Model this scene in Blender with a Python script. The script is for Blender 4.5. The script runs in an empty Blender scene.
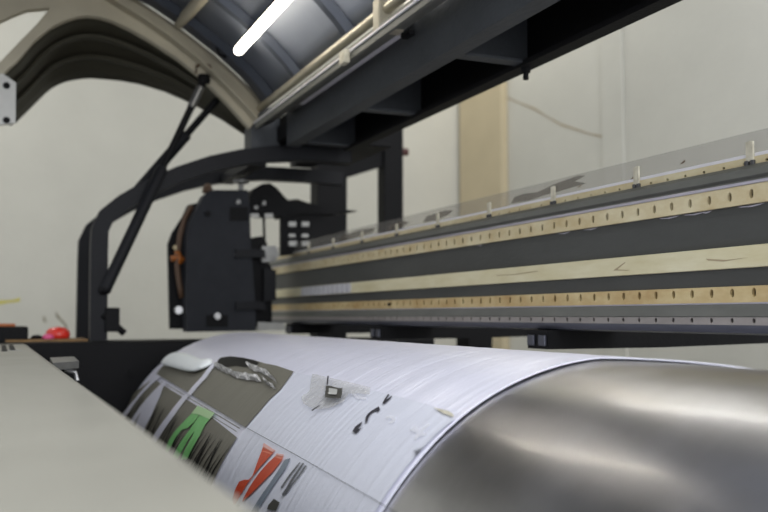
import bpy, bmesh, math, random
from mathutils import Vector, Matrix
from mathutils.geometry import tessellate_polygon
random.seed(7)
C = bpy.context.scene.collection
H = 1.20                                   # camera height above the floor
# ------------------------------------------------------------------ camera geometry (a real 42 mm lens)
F = 900.0
RT = Vector((0.39328, 0.91942, 0.0)); UP = Vector((0.06094, -0.02607, 0.9978)); FW = Vector((-0.9174, 0.39242, 0.06628))
DX, DY, DZ, DR = None, 0.6462, H - 0.4000, 0.350     # drum axis (y, z) and radius

def ray(px, py):
    return RT*(px-384) - UP*(py-256) + FW*F
def atX(px, py, x):
    r = ray(px, py); r = r*(x/r.x); return Vector((r.x, r.y, r.z+H))
def atY(px, py, y):
    r = ray(px, py); r = r*(y/r.y); return Vector((r.x, r.y, r.z+H))
def atZ(px, py, z):
    r = ray(px, py); r = r*(z/r.z); return Vector((r.x, r.y, r.z+H))
def on_drum(px, py):
    """(x, angle) of the point of the drum surface; angle from straight up, positive towards the operator side"""
    r = ray(px, py); y0, z0 = DY, DZ-H
    a = r.y**2+r.z**2; b = -2*(r.y*y0+r.z*z0); c = y0**2+z0**2-DR**2
    d = max(b*b-4*a*c, 0.0); t = (-b-math.sqrt(d))/(2*a)
    p = r*t
    return p.x, math.atan2(-(p.y-y0), p.z-z0)
def drum_point(x, a, r):
    return Vector((x, DY-math.sin(a)*r, DZ+math.cos(a)*r))

# ------------------------------------------------------------------ materials
def s2l(c): return tuple((v/12.92 if v <= .04045 else ((v+.055)/1.055)**2.4) for v in [q/255 for q in c])
def mat(name, rgb, rough=.5, metal=0., var=0., vscale=8., bump=0., bscale=60., stretch=(1,1,1), var2=None, coat=0., alpha=1., emis=None, estr=0., spec=.5, rvar=0., wave=None):
    m = bpy.data.materials.new(name); m.use_nodes = True
    nt = m.node_tree; N = nt.nodes; L = nt.links
    b = N['Principled BSDF']
    col = s2l(rgb)+(1,)
    b.inputs['Base Color'].default_value = col
    b.inputs['Roughness'].default_value = rough
    b.inputs['Metallic'].default_value = metal
    b.inputs['Specular IOR Level'].default_value = spec
    b.inputs['Coat Weight'].default_value = coat
    b.inputs['Alpha'].default_value = alpha
    if emis:
        b.inputs['Emission Color'].default_value = s2l(emis)+(1,); b.inputs['Emission Strength'].default_value = estr
    tc = N.new('ShaderNodeTexCoord'); mp = N.new('ShaderNodeMapping'); mp.inputs['Scale'].default_value = stretch
    L.new(tc.outputs['Object'], mp.inputs['Vector'])
    if var or var2 or rvar:
        n = N.new('ShaderNodeTexNoise'); n.inputs['Scale'].default_value = vscale; n.inputs['Detail'].default_value = 8; n.inputs['Roughness'].default_value = .62
        L.new(mp.outputs['Vector'], n.inputs['Vector'])
        if var or var2:
            r = N.new('ShaderNodeValToRGB')
            r.color_ramp.elements[0].position = .3; r.color_ramp.elements[1].position = .7
            d = s2l(var2) if var2 else tuple(v*(1-var) for v in col[:3])
            r.color_ramp.elements[0].color = d+(1,); r.color_ramp.elements[1].color = col
            L.new(n.outputs['Fac'], r.inputs['Fac']); L.new(r.outputs['Color'], b.inputs['Base Color'])
        if rvar:
            mr = N.new('ShaderNodeMapRange'); mr.inputs['From Min'].default_value = .3; mr.inputs['From Max'].default_value = .7
            mr.inputs['To Min'].default_value = rough-rvar; mr.inputs['To Max'].default_value = rough+rvar
            L.new(n.outputs['Fac'], mr.inputs['Value']); L.new(mr.outputs['Result'], b.inputs['Roughness'])
    if bump:
        n2 = N.new('ShaderNodeTexNoise'); n2.inputs['Scale'].default_value = bscale; n2.inputs['Detail'].default_value = 4
        L.new(mp.outputs['Vector'], n2.inputs['Vector'])
        bp = N.new('ShaderNodeBump'); bp.inputs['Strength'].default_value = bump; bp.inputs['Distance'].default_value = .01
        L.new(n2.outputs['Fac'], bp.inputs['Height']); L.new(bp.outputs['Normal'], b.inputs['Normal'])
    return m

M = dict(
    wall=mat('wall_plaster', (204,203,194), .9, var=.10, vscale=1.6, bump=.15, bscale=30),
    pillar=mat('tan_paint', (198,185,155), .8, var=.10, vscale=5),
    floor=mat('concrete', (120,118,112), .6, var=.25, vscale=4),
    ceiling=mat('ceiling_paint', (215,215,210), .9),
    black=mat('black_paint', (18,18,20), .6, spec=.15, var=.25, vscale=9, bump=.1, bscale=120),
    frame=mat('frame_paint', (26,27,31), .55, spec=.2, var=.2, vscale=14, bump=.15, bscale=90),
    lidframe=mat('lid_frame_paint', (68,71,75), .5, spec=.25, var=.3, vscale=10, stretch=(.4,1,1), bump=.15, bscale=90),
    carriage=mat('carriage_paint', (46,48,53), .6, spec=.15, var=.2, vscale=20, bump=.2, bscale=200),
    charcoal=mat('gantry_paint', (78,79,77), .5, spec=.2, var=.18, vscale=12, stretch=(.3,1,1), bump=.1, bscale=150),
    profile=mat('rail_grey', (108,109,103), .5, metal=.05, var=.3, vscale=22, stretch=(.3,1,1)),
    rail=mat('cream_rail', (214,205,172), .5, var2=(186,166,122), vscale=26, stretch=(.5,1,1)),
    railb=mat('cream_rail_rusty', (205,188,142), .5, var2=(172,142,92), vscale=30, stretch=(.5,1,1)),
    strip=mat('cream_strip', (218,212,182), .5, var2=(200,190,150), vscale=20, stretch=(.4,1,2)),
    label=mat('pale_label', (205,206,210), .5, var=.15, vscale=40),
    lavender=mat('lavender_edge', (178,174,186), .3, metal=.3, var=.25, vscale=25, stretch=(.3,1,1)),
    pinkgrey=mat('worn_rail', (158,152,148), .42, metal=.3, var=.3, vscale=30, stretch=(.4,1,1)),
    steelblue=mat('blued_edge', (84,86,96), .35, metal=.5, var=.2, vscale=15, stretch=(.3,1,1)),
    white_edge=mat('white_edge', (222,220,224), .4, var=.1, vscale=30),
    clip=mat('clip_cream', (214,209,190), .5, var2=(170,164,144), vscale=60),
    clipdark=mat('clip_dark', (66,66,68), .5),
    film=mat('film_plastic', (150,146,140), .25, alpha=.24, var=.2, vscale=8),
    stain=mat('film_stain', (124,116,106), .4, alpha=.5, var=.3, vscale=20),
    ribc=mat('rib_paint', (172,165,145), .5, var=.14, vscale=7, bump=.1, bscale=40),
    shell=mat('shell_inside', (62,60,50), .6, spec=.2, var=.15, vscale=5),
    skin=mat('skin_inside', (132,139,153), .42, metal=.15, var=.2, vscale=4),
    hat=mat('stiffener_paint', (62,68,80), .4, metal=.3, var=.15, vscale=8),
    rod=mat('rod_metal', (190,184,166), .3, metal=.7, var=.12, vscale=20),
    grip=mat('worn_steel', (128,128,126), .35, metal=.6, var=.3, vscale=30),
    whitestrip=mat('white_plastic', (190,190,186), .4, var=.1, vscale=30),
    pink=mat('pink_tape', (200,150,175), .5),
    copper=mat('orange_hose', (150,84,24), .5),
    knobred=mat('dark_red_plastic', (74,36,32), .5),
    brown=mat('brown_hose', (84,62,44), .6),
    screw=mat('screw_metal', (180,180,180), .3, metal=.6),
    wood=mat('wood_strip', (150,118,72), .7, var2=(92,66,36), vscale=30),
    red=mat('red_plastic', (214,50,38), .35, coat=.3),
    magenta=mat('pink_print', (220,90,140), .5),
    orange=mat('orange_lid', (168,96,50), .6),
    yellow=mat('yellow_paint', (200,190,90), .9),
    dirt=mat('dirt_mark', (140,134,116), .9),
    crack=mat('crack_stain', (165,150,122), .9),
    green=mat('green_ink', (132,204,126), .45, var2=(112,190,106), vscale=30),
    greenpale=mat('pale_green_ink', (178,214,160), .45),
    orangeink=mat('orange_ink', (206,82,48), .45, var2=(190,62,30), vscale=14),
    orangepalest=mat('palest_orange_ink', (228,176,168), .45),
    orangepale=mat('pale_orange_ink', (226,134,110), .45),
    bluegrey=mat('blue_grey_ink', (128,138,152), .45, var=.2, vscale=10),
    greyink=mat('grey_ink', (120,117,106), .45, spec=.3, var=.16, vscale=16, stretch=(2.5,.4,.4), bump=.1, bscale=60),
    blackink=mat('black_ink', (20,19,18), .5, spec=.2, var=.2, vscale=20),
    darkgrey=mat('dark_grey_ink', (72,71,66), .45, var=.2, vscale=20),
    strokes=mat('stroke_ink', (88,90,96), .45, var=.3, vscale=50),
    marker=mat('marker_ink', (52,50,60), .5, var=.3, vscale=90),
    smear=mat('white_smear', (240,240,246), .35, alpha=.55),
    tissue=mat('tissue_paper', (232,236,236), .85, bump=.4, bscale=60),
    foil=mat('crumpled_foil', (226,225,226), .3, metal=.1, var2=(120,118,112), vscale=60),
    tape=mat('clear_tape', (214,212,206), .12, alpha=.4, bump=.5, bscale=50),
    tube=mat('lit_tube', (255,244,226), .4, emis=(255,246,228), estr=11.),
)
# brushed steel of the drum: fine rings round the axis and a few rubbed patches
def steel():
    m = bpy.data.materials.new('brushed_steel'); m.use_nodes = True; nt = m.node_tree; N = nt.nodes; L = nt.links
    b = N['Principled BSDF']; b.inputs['Metallic'].default_value = 1.0
    tc = N.new('ShaderNodeTexCoord')
    mp = N.new('ShaderNodeMapping'); mp.inputs['Scale'].default_value = (60, 1.2, 1.2); L.new(tc.outputs['Object'], mp.inputs['Vector'])
    n = N.new('ShaderNodeTexNoise'); n.inputs['Scale'].default_value = 3; n.inputs['Detail'].default_value = 6; L.new(mp.outputs['Vector'], n.inputs['Vector'])
    n2 = N.new('ShaderNodeTexNoise'); n2.inputs['Scale'].default_value = 7; n2.inputs['Detail'].default_value = 7; L.new(tc.outputs['Object'], n2.inputs['Vector'])
    r = N.new('ShaderNodeValToRGB'); r.color_ramp.elements[0].position = .2; r.color_ramp.elements[1].position = .8
    r.color_ramp.elements[0].color = s2l((148,146,147))+(1,); r.color_ramp.elements[1].color = s2l((206,206,212))+(1,)
    L.new(n2.outputs['Fac'], r.inputs['Fac']); L.new(r.outputs['Color'], b.inputs['Base Color'])
    mr = N.new('ShaderNodeMapRange'); mr.inputs['From Min'].default_value = .1; mr.inputs['From Max'].default_value = .9
    mr.inputs['To Min'].default_value = .25; mr.inputs['To Max'].default_value = .38
    b.inputs['Coat Weight'].default_value = .55; b.inputs['Coat Roughness'].default_value = .15; b.inputs['Coat IOR'].default_value = 1.6
    L.new(n2.outputs['Fac'], mr.inputs['Value']); L.new(mr.outputs['Result'], b.inputs['Roughness'])
    bp = N.new('ShaderNodeBump'); bp.inputs['Strength'].default_value = .10; bp.inputs['Distance'].default_value = .004
    L.new(n.outputs['Fac'], bp.inputs['Height']); L.new(bp.outputs['Normal'], b.inputs['Normal'])
    return m
M['steel'] = steel()
def vinyl(name, rgb, rough):
    m = bpy.data.materials.new(name); m.use_nodes = True; nt = m.node_tree; N = nt.nodes; L = nt.links
    b = N['Principled BSDF']; b.inputs['Roughness'].default_value = rough; b.inputs['Base Color'].default_value = s2l(rgb)+(1,)
    tc = N.new('ShaderNodeTexCoord')
    mp = N.new('ShaderNodeMapping'); mp.inputs['Scale'].default_value = (34, 2.2, 2.2); mp.inputs['Rotation'].default_value = (0,0,.12)
    L.new(tc.outputs['Object'], mp.inputs['Vector'])
    n = N.new('ShaderNodeTexNoise'); n.inputs['Scale'].default_value = 2.2; n.inputs['Detail'].default_value = 3; n.inputs['Distortion'].default_value = .4
    L.new(mp.outputs['Vector'], n.inputs['Vector'])
    n2 = N.new('ShaderNodeTexNoise'); n2.inputs['Scale'].default_value = 9; n2.inputs['Detail'].default_value = 3; L.new(tc.outputs['Object'], n2.inputs['Vector'])
    ad = N.new('ShaderNodeMath'); ad.operation = 'ADD'; L.new(n.outputs['Fac'], ad.inputs[0]); L.new(n2.outputs['Fac'], ad.inputs[1])
    bp = N.new('ShaderNodeBump'); bp.inputs['Strength'].default_value = .24; bp.inputs['Distance'].default_value = .006
    L.new(ad.outputs[0], bp.inputs['Height']); L.new(bp.outputs['Normal'], b.inputs['Normal'])
    return m
M['vinyl'] = vinyl('white_vinyl', (226,226,240), .29)
M['vinyl2'] = vinyl('white_vinyl_lower', (215,217,229), .42)
def cover():
    m = mat('cover_sheet_metal', (160,158,148), .38, metal=.2, var=.16, vscale=5, rvar=.07)
    return m
M['cover'] = cover()

# ------------------------------------------------------------------ mesh helpers
def box(bm, x0, x1, y0, y1, z0, z1, bev=0., rot=None):
    vs = [bm.verts.new((x, y, z)) for x in (x0, x1) for y in (y0, y1) for z in (z0, z1)]
    fs = [(0,1,3,2), (4,6,7,5), (0,4,5,1), (2,3,7,6), (0,2,6,4), (1,5,7,3)]
    faces = [bm.faces.new([vs[i] for i in f]) for f in fs]
    if bev:
        es = list({e for f in faces for e in f.edges})
        bmesh.ops.bevel(bm, geom=es, offset=bev, segments=2, affect='EDGES', profile=.5)
def prism(bm, pts, fn, d):
    """pts: outline of 2D tuples; fn maps (u,v,w)->Vector; thickness from w=d[0] to d[1]"""
    a = [bm.verts.new(fn(u, v, d[0])) for u, v in pts]; b = [bm.verts.new(fn(u, v, d[1])) for u, v in pts]
    n = len(pts)
    for i in range(n): bm.faces.new((a[i], b[i], b[(i+1) % n], a[(i+1) % n]))
    for t in tessellate_polygon([[Vector((u, v, 0)) for u, v in pts]]):
        bm.faces.new([a[i] for i in t]); bm.faces.new([b[i] for i in t])
def tube(bm, pts, r, n=12, cap=True, radii=None):
    pts = [Vector(p) for p in pts]; rings = []
    up = Vector((0.13, 0.27, 0.95)).normalized()
    for i, p in enumerate(pts):
        t = (pts[min(i+1, len(pts)-1)] - pts[max(i-1, 0)]).normalized()
        u = t.cross(up)
        if u.length < .05: u = t.cross(Vector((1, 0, 0)))
        u.normalize(); v = t.cross(u).normalized()
        rr = radii[i] if radii else r
        rings.append([bm.verts.new(p + (u*math.cos(k*2*math.pi/n) + v*math.sin(k*2*math.pi/n))*rr) for k in range(n)])
    for a, b in zip(rings, rings[1:]):
        for k in range(n): bm.faces.new((a[k], a[(k+1) % n], b[(k+1) % n], b[k]))
    if cap: bm.faces.new(rings[0][::-1]); bm.faces.new(rings[-1])
def extr(bm, prof, x0, x1, closed=True):
    """profile of (y,z) swept along x"""
    a = [bm.verts.new((x0, y, z)) for y, z in prof]; b = [bm.verts.new((x1, y, z)) for y, z in prof]
    n = len(prof)
    for i in range(n if closed else n-1): bm.faces.new((a[i], a[(i+1) % n], b[(i+1) % n], b[i]))
    if closed: bmesh.ops.triangulate(bm, faces=[bm.faces.new(a[::-1]), bm.faces.new(b)])
def new(): return bmesh.new()
def obj(name, bm, m, parent=None, smooth=False, auto=None):
    bmesh.ops.recalc_face_normals(bm, faces=bm.faces)
    me = bpy.data.meshes.new(name); bm.to_mesh(me); bm.free()
    me.materials.append(m if not isinstance(m, str) else M[m])
    o = bpy.data.objects.new(name, me); C.objects.link(o)
    if smooth:
        for p in me.polygons: p.use_smooth = True
        if auto is not None:
            md = o.modifiers.new('edge', 'EDGE_SPLIT'); md.split_angle = math.radians(auto)
    if parent:
        o.parent = parent; o.matrix_parent_inverse = Matrix.Translation(parent.location).inverted() if parent.type == 'EMPTY' else Matrix.Identity(4)
    return o
def sub(name, bm, m, parent, **k):
    """child of a part (whose own origin is the world origin in local terms)"""
    o = obj(name, bm, m, None, **k); o.parent = parent
    return o
def thing(name, label, cat, loc, group=None):
    o = bpy.data.objects.new(name, None); C.objects.link(o); o.location = loc; o.empty_display_size = .05
    return tag(o, label, cat, group)
def tag(o, label, cat, group=None):
    o['label'] = label; o['category'] = cat
    if group: o['group'] = group
    return o
def struct(o): o['kind'] = 'structure'; return o

# ------------------------------------------------------------------ room
EX, BY, CH = -5.6, 3.0, 3.7
bm = new(); box(bm, EX, 2.5, -3.5, BY, -.1, 0); struct(obj('floor', bm, 'floor'))
bm = new(); box(bm, EX-.2, EX, -3.5, BY+.2, -.1, CH); struct(obj('wall_end', bm, 'wall'))
bm = new(); box(bm, EX, 2.5, BY, BY+.2, -.1, CH)
struct(obj('wall_back', bm, 'wall'))
bm = new(); box(bm, EX-.2, 2.5, -3.5, BY+.2, CH, CH+.1); struct(obj('ceiling', bm, 'ceiling'))
# pilaster of the same plaster, a shallow step in the back wall
bm = new(); box(bm, -3.98, -3.80, BY-.012, BY+.001, 0, CH, bev=.004); struct(obj('trim_1', bm, 'wall'))
bm = new(); box(bm, -5.55, -4.977, BY-.05, BY, 0, CH, bev=.006)
tag(obj('pillar', bm, 'pillar'), 'tan painted upright pillar against the pale back wall beside the crack', 'pillar')
# marks on the wall
def wall_mark(pts, m, w, name, y=None, x=None):
    bm = new()
    P = [(atY(px, py, y) if y else atX(px, py, x)) for px, py in pts]
    n = Vector((0, -.0015, 0)) if y else Vector((.0015, 0, 0))
    prev = None
    for i, p in enumerate(P):
        ww = w*(.5+.9*random.random())
        a = bm.verts.new(p+n+Vector((0, 0, ww))); b = bm.verts.new(p+n-Vector((0, 0, ww)))
        if prev: bm.faces.new((prev[0], a, b, prev[1]))
        prev = (a, b)
    return sub(name, bm, m, bpy.data.objects['wall_back' if y else 'wall_end'])
wall_mark([(506,97),(520,103),(535,109),(548,117),(562,125),(575,129),(590,134),(605,137)], 'crack', .006, 'crack', y=BY)
wall_mark([(-14,303),(0,302.5),(8,301.5),(14,301),(20,299.5)], 'yellow', .012, 'yellow_mark', x=EX)
wall_mark([(56,314),(60,319),(64,323),(67,328)], 'dirt', .012, 'scuff_mark', x=EX)
wall_mark([(43,318),(45,320),(46,322)], 'dirt', .012, 'scuff_mark', x=EX)
wall_mark([(113,318),(115,322),(117,325)], 'dirt', .014, 'scuff_mark', x=EX)

# ------------------------------------------------------------------ side housing at the drum's far end
base = thing('machine_frame', 'black painted printer frame with side housing and arched roll bars behind the drum', 'machine frame', (-2.74, .6, 0))
bm = new(); box(bm, -2.86, -2.62, -.42, 1.30, .02, H-.0725, bev=.006); obj('side_housing', bm, 'black', base)
for y in (-.3, 1.2):
    bm = new(); box(bm, -2.79, -2.69, y-.05, y+.05, 0, .02); obj('foot', bm, 'black', base)
bm = new(); box(bm, -2.86, -2.68, .02, .235, H-.0725, H-.066, bev=.001); o = obj('wood_strip', bm, 'wood', base); o['label'] = 'brown worn wooden strip'
for (px, py) in ((131,373),(160,364)):
    p = atX(px, py, -2.612)
    bm = new(); tube(bm, [p+Vector((-.01,0,0)), p+Vector((.004,0,0))], .008, 8); obj('bolt', bm, 'black', base)
# arches
arch = [(.269,-.0725),(.266,.18),(.267,.250),(.285,.293),(.33,.333),(.404,.382),(.493,.428),(.591,.467),(.685,.494),(.782,.512),(.881,.522),(1.05,.524),(1.19,.52)]
def arch_bm(x, foot):
    bm = new(); pts = [Vector((0, y, z+H)) for y, z in (arch if x < -3 else arch[:-1])]; pts[0].z = foot
    L, Rr = [], []
    for i, p in enumerate(pts):
        t = (pts[min(i+1, len(pts)-1)]-pts[max(i-1, 0)]).normalized(); n = Vector((0, -t.z, t.y))
        w = .024; L.append(p+n*w); Rr.append(p-n*w)
    prev = None
    for a, b in zip(L, Rr):
        q = [bm.verts.new((x-.025, a.y, a.z)), bm.verts.new((x+.025, a.y, a.z)), bm.verts.new((x+.025, b.y, b.z)), bm.verts.new((x-.025, b.y, b.z))]
        if prev:
            for k in range(4): bm.faces.new((prev[k], prev[(k+1) % 4], q[(k+1) % 4], q[k]))
        else: bm.faces.new(q[::-1])
        prev = q
    bm.faces.new(prev)
    return bm
for x, f in ((-2.75, H-.0725), (-3.2, .0)):
    obj('arch_bar', arch_bm(x, f), 'frame', base)
bm = new(); box(bm, -3.2, -2.75, .72, .77, H+.475, H+.505); obj('cross_bar', bm, 'frame', base)
# rear columns
bm = new(); box(bm, -3.60, -3.50, 1.20, 1.33, 0, H+.70, bev=.004); obj('column', bm, 'black', base)
bm = new(); box(bm, -3.58, -3.50, 1.50, 1.588, 0, H+.84, bev=.004); obj('column', bm, 'black', base)
bm = new(); P = [atX(a, b, -3.52) for a, b in ((318,185),(345,178),(384,166),(392,120),(318,120))]; prism(bm, [(p.y, p.z) for p in P], lambda u, v, w: Vector((w, u, v)), (-3.56, -3.52)); obj('gusset', bm, 'black', base)
bm = new(); p = atX(405, 152, -3.53); tube(bm, [Vector((-3.53, 1.585, p.z)), Vector((-3.53, 1.62, p.z))], .017, 10); o = obj('knob', bm, 'knobred', base)
bm = new(); p = atX(112, 318, -2.75); box(bm, -2.735, -2.71, .285, .325, p.z-.04, p.z+.03, bev=.003)
tube(bm, [Vector((-2.72, .28, p.z+.01)), Vector((-2.72, .34, p.z-.045))], .01, 8); obj('latch', bm, 'black', base)
# small silver hook bracket on the frame beside the cover
br = thing('hook_bracket', 'small flat steel bracket with a hooked arm beside the grey cover edge', 'bracket', (-1.62, .13, H-.14))
p = [atZ(50, 357.5, -.082), atZ(74, 356.5, -.082), atZ(79, 361, -.082), atZ(53, 363, -.082)]
bm = new(); prism(bm, [(q.x, q.y) for q in p], lambda u, v, w: Vector((u, v, w)), (H-.095, H-.082)); obj('plate', bm, 'grip', br)
bm = new(); c = sum(p, Vector())/4; tube(bm, [Vector((c.x, c.y, H-.096)), Vector((c.x, c.y, H-.115)), Vector((c.x+.01, c.y-.02, H-.125)), Vector((c.x+.01, .09, H-.13))], .007, 8); obj('stem', bm, 'black', br)
bm = new(); tube(bm, [Vector((c.x+.03, c.y+.0, H-.10)), Vector((c.x+.03, c.y+.018, H-.105)), Vector((c.x+.03, c.y+.022, H-.12))], .004, 8); obj('hook', bm, 'screw', br)

# ------------------------------------------------------------------ drum
X0, X1 = -2.55, .45
dr = thing('print_drum', 'large bare brushed steel drum lying horizontally under the gantry beam', 'drum', (-1.05, DY, DZ))
bm = new()
N_ = 144; rings = []
for x, r in ((X0, .10), (X0, DR-.008), (X0+.003, DR-.002), (X0+.01, DR), (X1-.01, DR), (X1, DR-.008), (X1, .10)):
    rings.append([bm.verts.new(drum_point(x, k*2*math.pi/N_, r)) for k in range(N_)])
for a, b in zip(rings, rings[1:]):
    for k in range(N_): bm.faces.new((a[k], a[(k+1) % N_], b[(k+1) % N_], b[k]))
obj('drum_shell', bm, 'steel', dr, smooth=True, auto=35)
bm = new(); tube(bm, [Vector((-2.618, DY, DZ)), Vector((.498, DY, DZ))], .06, 24); obj('axle', bm, 'grip', dr)
bm = new()
for x in (.50,): box(bm, x, x+.09, .35, .95, 0, DZ+.15, bev=.006)
tag(obj('bearing_stand', bm, 'black'), 'black bearing stand at the near end of the drum', 'stand')

# sheet wrapped on the drum
def wrap(outline, off, th=None, step=.03):
    """outline in (x, angle) -> curved polygon lying on the drum, `off` above its surface"""
    bm = new(); vs = [bm.verts.new((x, a, 0)) for x, a in outline]
    for t in tessellate_polygon([[Vector((x, a, 0)) for x, a in outline]]): bm.faces.new([vs[i] for i in t])
    bmesh.ops.dissolve_limit(bm, angle_limit=.01, verts=[], edges=bm.edges[:])
    xmin = min(x for x, a in outline); xmax = max(x for x, a in outline); kx = math.ceil(xmin/.03)
    while kx*.03 < xmax and xmax-xmin > .06:
        bmesh.ops.bisect_plane(bm, geom=bm.verts[:]+bm.edges[:]+bm.faces[:], plane_co=(kx*.03, 0, 0), plane_no=(1, 0, 0)); kx += 1
    amin = min(a for x, a in outline); amax = max(a for x, a in outline)
    k = math.ceil(amin/step)
    while k*step < amax:
        bmesh.ops.bisect_plane(bm, geom=bm.verts[:]+bm.edges[:]+bm.faces[:], plane_co=(0, k*step, 0), plane_no=(0, 1, 0)); k += 1
    bmesh.ops.triangulate(bm, faces=[g for g in bm.faces if len(g.verts) > 4])
    for v in bm.verts: v.co = drum_point(v.co.x, v.co.y, DR+off)
    return bm
SX = -.8473
banner = thing('vinyl_banner', 'white printed vinyl banner wrapped round the far part of the steel drum', 'banner', (-1.7, DY, H-.05))
right = []
A = [1.75-i*.05 for i in range(0, 64)]           # from below the cover over the top and down the back
for a in A:
    x = SX + .0015*math.sin(a*9) + (0 if a > .05 else (.05-a)*.55 if a > -.35 else .22)
    right.append((x, a))
left = [(-2.535+.006*math.sin(a*7), a) for a in A[::-1]]
bm = new()
NX = 60
rows = []
for (xr, a), (xl, _) in zip(right, left[::-1]):
    rows.append([drum_point(xl+(xr-xl)*i/NX, a, DR+.0022+.0007*math.sin(i*1.9+a*3)) for i in range(NX+1)])
vr = [[bm.verts.new(p) for p in r] for r in rows]
for a, b in zip(vr, vr[1:]):
    for i in range(NX): bm.faces.new((a[i], a[i+1], b[i+1], b[i]))
o = obj('banner_sheet', bm, 'vinyl', banner, smooth=True)
sd = o.modifiers.new('thickness', 'SOLIDIFY'); sd.thickness = .0012; sd.offset = 0
es = o.modifiers.new('edge', 'EDGE_SPLIT'); es.split_angle = math.radians(40)
def patch(name, pix, m, off, label=None, parent=banner, smooth=True, conv=True):
    pts = [on_drum(*q) for q in pix] if conv else pix
    o = obj(name, wrap(pts, off), m, parent, smooth=smooth)
    if label: o['label'] = label
    return o
def S(ox, oy, sc, pts): return [(ox+x/sc, oy+y/sc) for x, y in pts]
# second layer of vinyl laid on below the taped edge
edge2 = [(296,374.5),(306,377),(316,379),(340,385),(376,394),(405,401),(430,408),(452,417),(457,423)]
e2 = [on_drum(*q) for q in edge2]
lo = [(SX-.004, e2[-1][1]+.06)]+[(SX-.004, a) for a in (.75, .95, 1.15, 1.35, 1.7)]
xp = on_drum(248.4, 430)[0]
hi = [(xp, 1.7), (xp, 1.3), (xp, 1.0)]+[on_drum(*q) for q in ((250,428),(262,414),(272,402),(282,393),(288,385))]
patch('lower_sheet', e2+lo+hi, 'vinyl2', .0050, label='slightly greyer lower layer of vinyl', conv=False)
O1, O2, O3, O4, O5 = .0062, .0072, .0080, .0088, .0096
patch('grey_panel', [(157.8,375.5),(163,369),(170,362.5),(180,359.5),(196,361),(206,363),(214,366.5),(203,380),(190.6,394.7)], 'greyink', O1, label='small grey printed panel')
patch('grey_panel', [(219.5,363),(222,360),(232,358.7),(245,360.3),(255,362.5),(266,366),(278,368.5),(288,372),(295.5,374.5),(288,385),(282,393),(272,402),(262,414),(248.4,429.6),(220,412.5),(193.5,396.5),(206,382)], 'greyink', O1, label='large grey printed panel with a torn top edge')
patch('black_patch', [(219.5,363),(222,360.3),(232,359),(245,360.6),(255,363),(261,366),(256,369.5),(246,370),(238,368.5),(228,370),(220,368)], 'blackink', O2)
xl = X0+.018
lowp = [on_drum(*q) for q in [(155,380),(172,391),(200,408),(240,439.4)]]
xe = lowp[-1][0]
patch('dark_panel', [lowp[0], lowp[1], lowp[2], lowp[3], (xe, 1.25), (xe, 1.65), (xl, 1.65), (xl, 1.2), (xl, on_drum(140,396)[1])], 'greyink', O1, label='lower grey printed panel streaked with black', conv=False)
# hair-like black streaks rising from the lower edge of the lower panel
a_low = max(q[1] for q in lowp)
def streaks(n, amin, amax):
    bm = new()
    for i in range(n):
        x = xl+.02+(xe-.03-xl)*(i+random.random()*.8)/n
        w = (xe-xl)/n*random.uniform(1.1, 2.2); top = max(random.uniform(amin, amax), a_low+.04)
        K = 10
        prev = None
        for k in range(K+1):
            a = 1.62+(top-1.62)*k/K; ww = w*(1-(k/K)**1.6)*.5; xx = x+.02*math.sin(k*.5+i)*(k/K)
            l = bm.verts.new(drum_point(xx-ww-.0004, a, DR+O2+i*.000006)); r = bm.verts.new(drum_point(xx+ww+.0004, a, DR+O2+i*.000006))
            if prev: bm.faces.new((prev[0], prev[1], r, l))
            prev = (l, r)
    return bm
obj('black_streaks', streaks(85, .78, 1.08), 'blackink', banner)
for pl in ([(159,376),(150,386),(138,400),(124,417),(120,424),(125,424),(134,410),(146,394),(163,379)],
           [(166,383.5),(155,394),(143,408),(132,424),(136,426),(146,411),(158,396.5),(169,385.5)],
           [(167.5,385),(153,399),(145,412),(139,424),(136,436),(144,439),(154.7,416.6),(162.5,399)],
           [(187,397),(171,417),(160,432),(152,446),(156,450),(165,435),(177,418),(191,399)]):
    patch('white_stripe', pl, 'vinyl', O3)
patch('white_stripe', [(190,395.5),(204,379.5),(214,366.5),(216,362.5),(219,362),(219,366),(209,380),(193.5,398)], 'vinyl', O3)
g = lambda pts: S(140, 380, 6.4, pts)
patch('green_stroke', g([(390,185),(430,200),(370,280),(330,318),(290,330),(250,380),(215,450),(190,500),(172,490),(205,400),(245,340),(290,290),(340,240)]), 'green', O3)
patch('green_stroke', g([(432,200),(500,230),(440,300),(405,370),(370,430),(325,520),(285,520),(320,440),(358,375),(372,340),(335,390),(265,520),(228,510),(275,420),(345,325),(375,280)]), 'green', O3)
patch('green_stroke', g([(392,180),(438,200),(408,238),(352,228)]), 'greenpale', O4, label='pale green end of a stroke')
patch('green_stroke', g([(440,200),(502,230),(470,268),(404,238)]), 'greenpale', O4, label='pale green end of a stroke')
def line(name, pts, w, m, off, **k):
    P = [on_drum(*q) for q in pts]; return obj(name, wrap([(x-w*.5, a+w) for x, a in P]+[(x+w*.5, a-w) for x, a in P[::-1]], off), m, banner)
line('grey_line', [(163,383),(200,405),(243,431)], .0022, 'greyink', O2)
line('grey_line', [(161,386.5),(200,409),(240,434)], .0016, 'greyink', O2)
line('printed_line', [(250.3,430.5),(300,458),(360,492.5),(408,520)], .0011, 'strokes', O2)
h = lambda pts: S(230, 440, 7.11, pts)
patch('orange_shape', h([(262,75),(335,110),(290,160),(240,215),(190,280),(150,330),(110,400),(75,465),(55,472),(50,430),(65,370),(95,310),(130,297),(165,297),(190,270),(215,200),(240,130)]), 'orangeink', O2)
patch('orange_shape', h([(270,42),(350,95),(325,122),(252,98)]), 'orangepale', O2, label='pale orange faded top')
patch('orange_shape', h([(345,140),(402,160),(340,240),(270,310),(200,380),(120,455),(125,430),(170,350),(230,260),(300,180)]), 'orangeink', O2)
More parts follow.
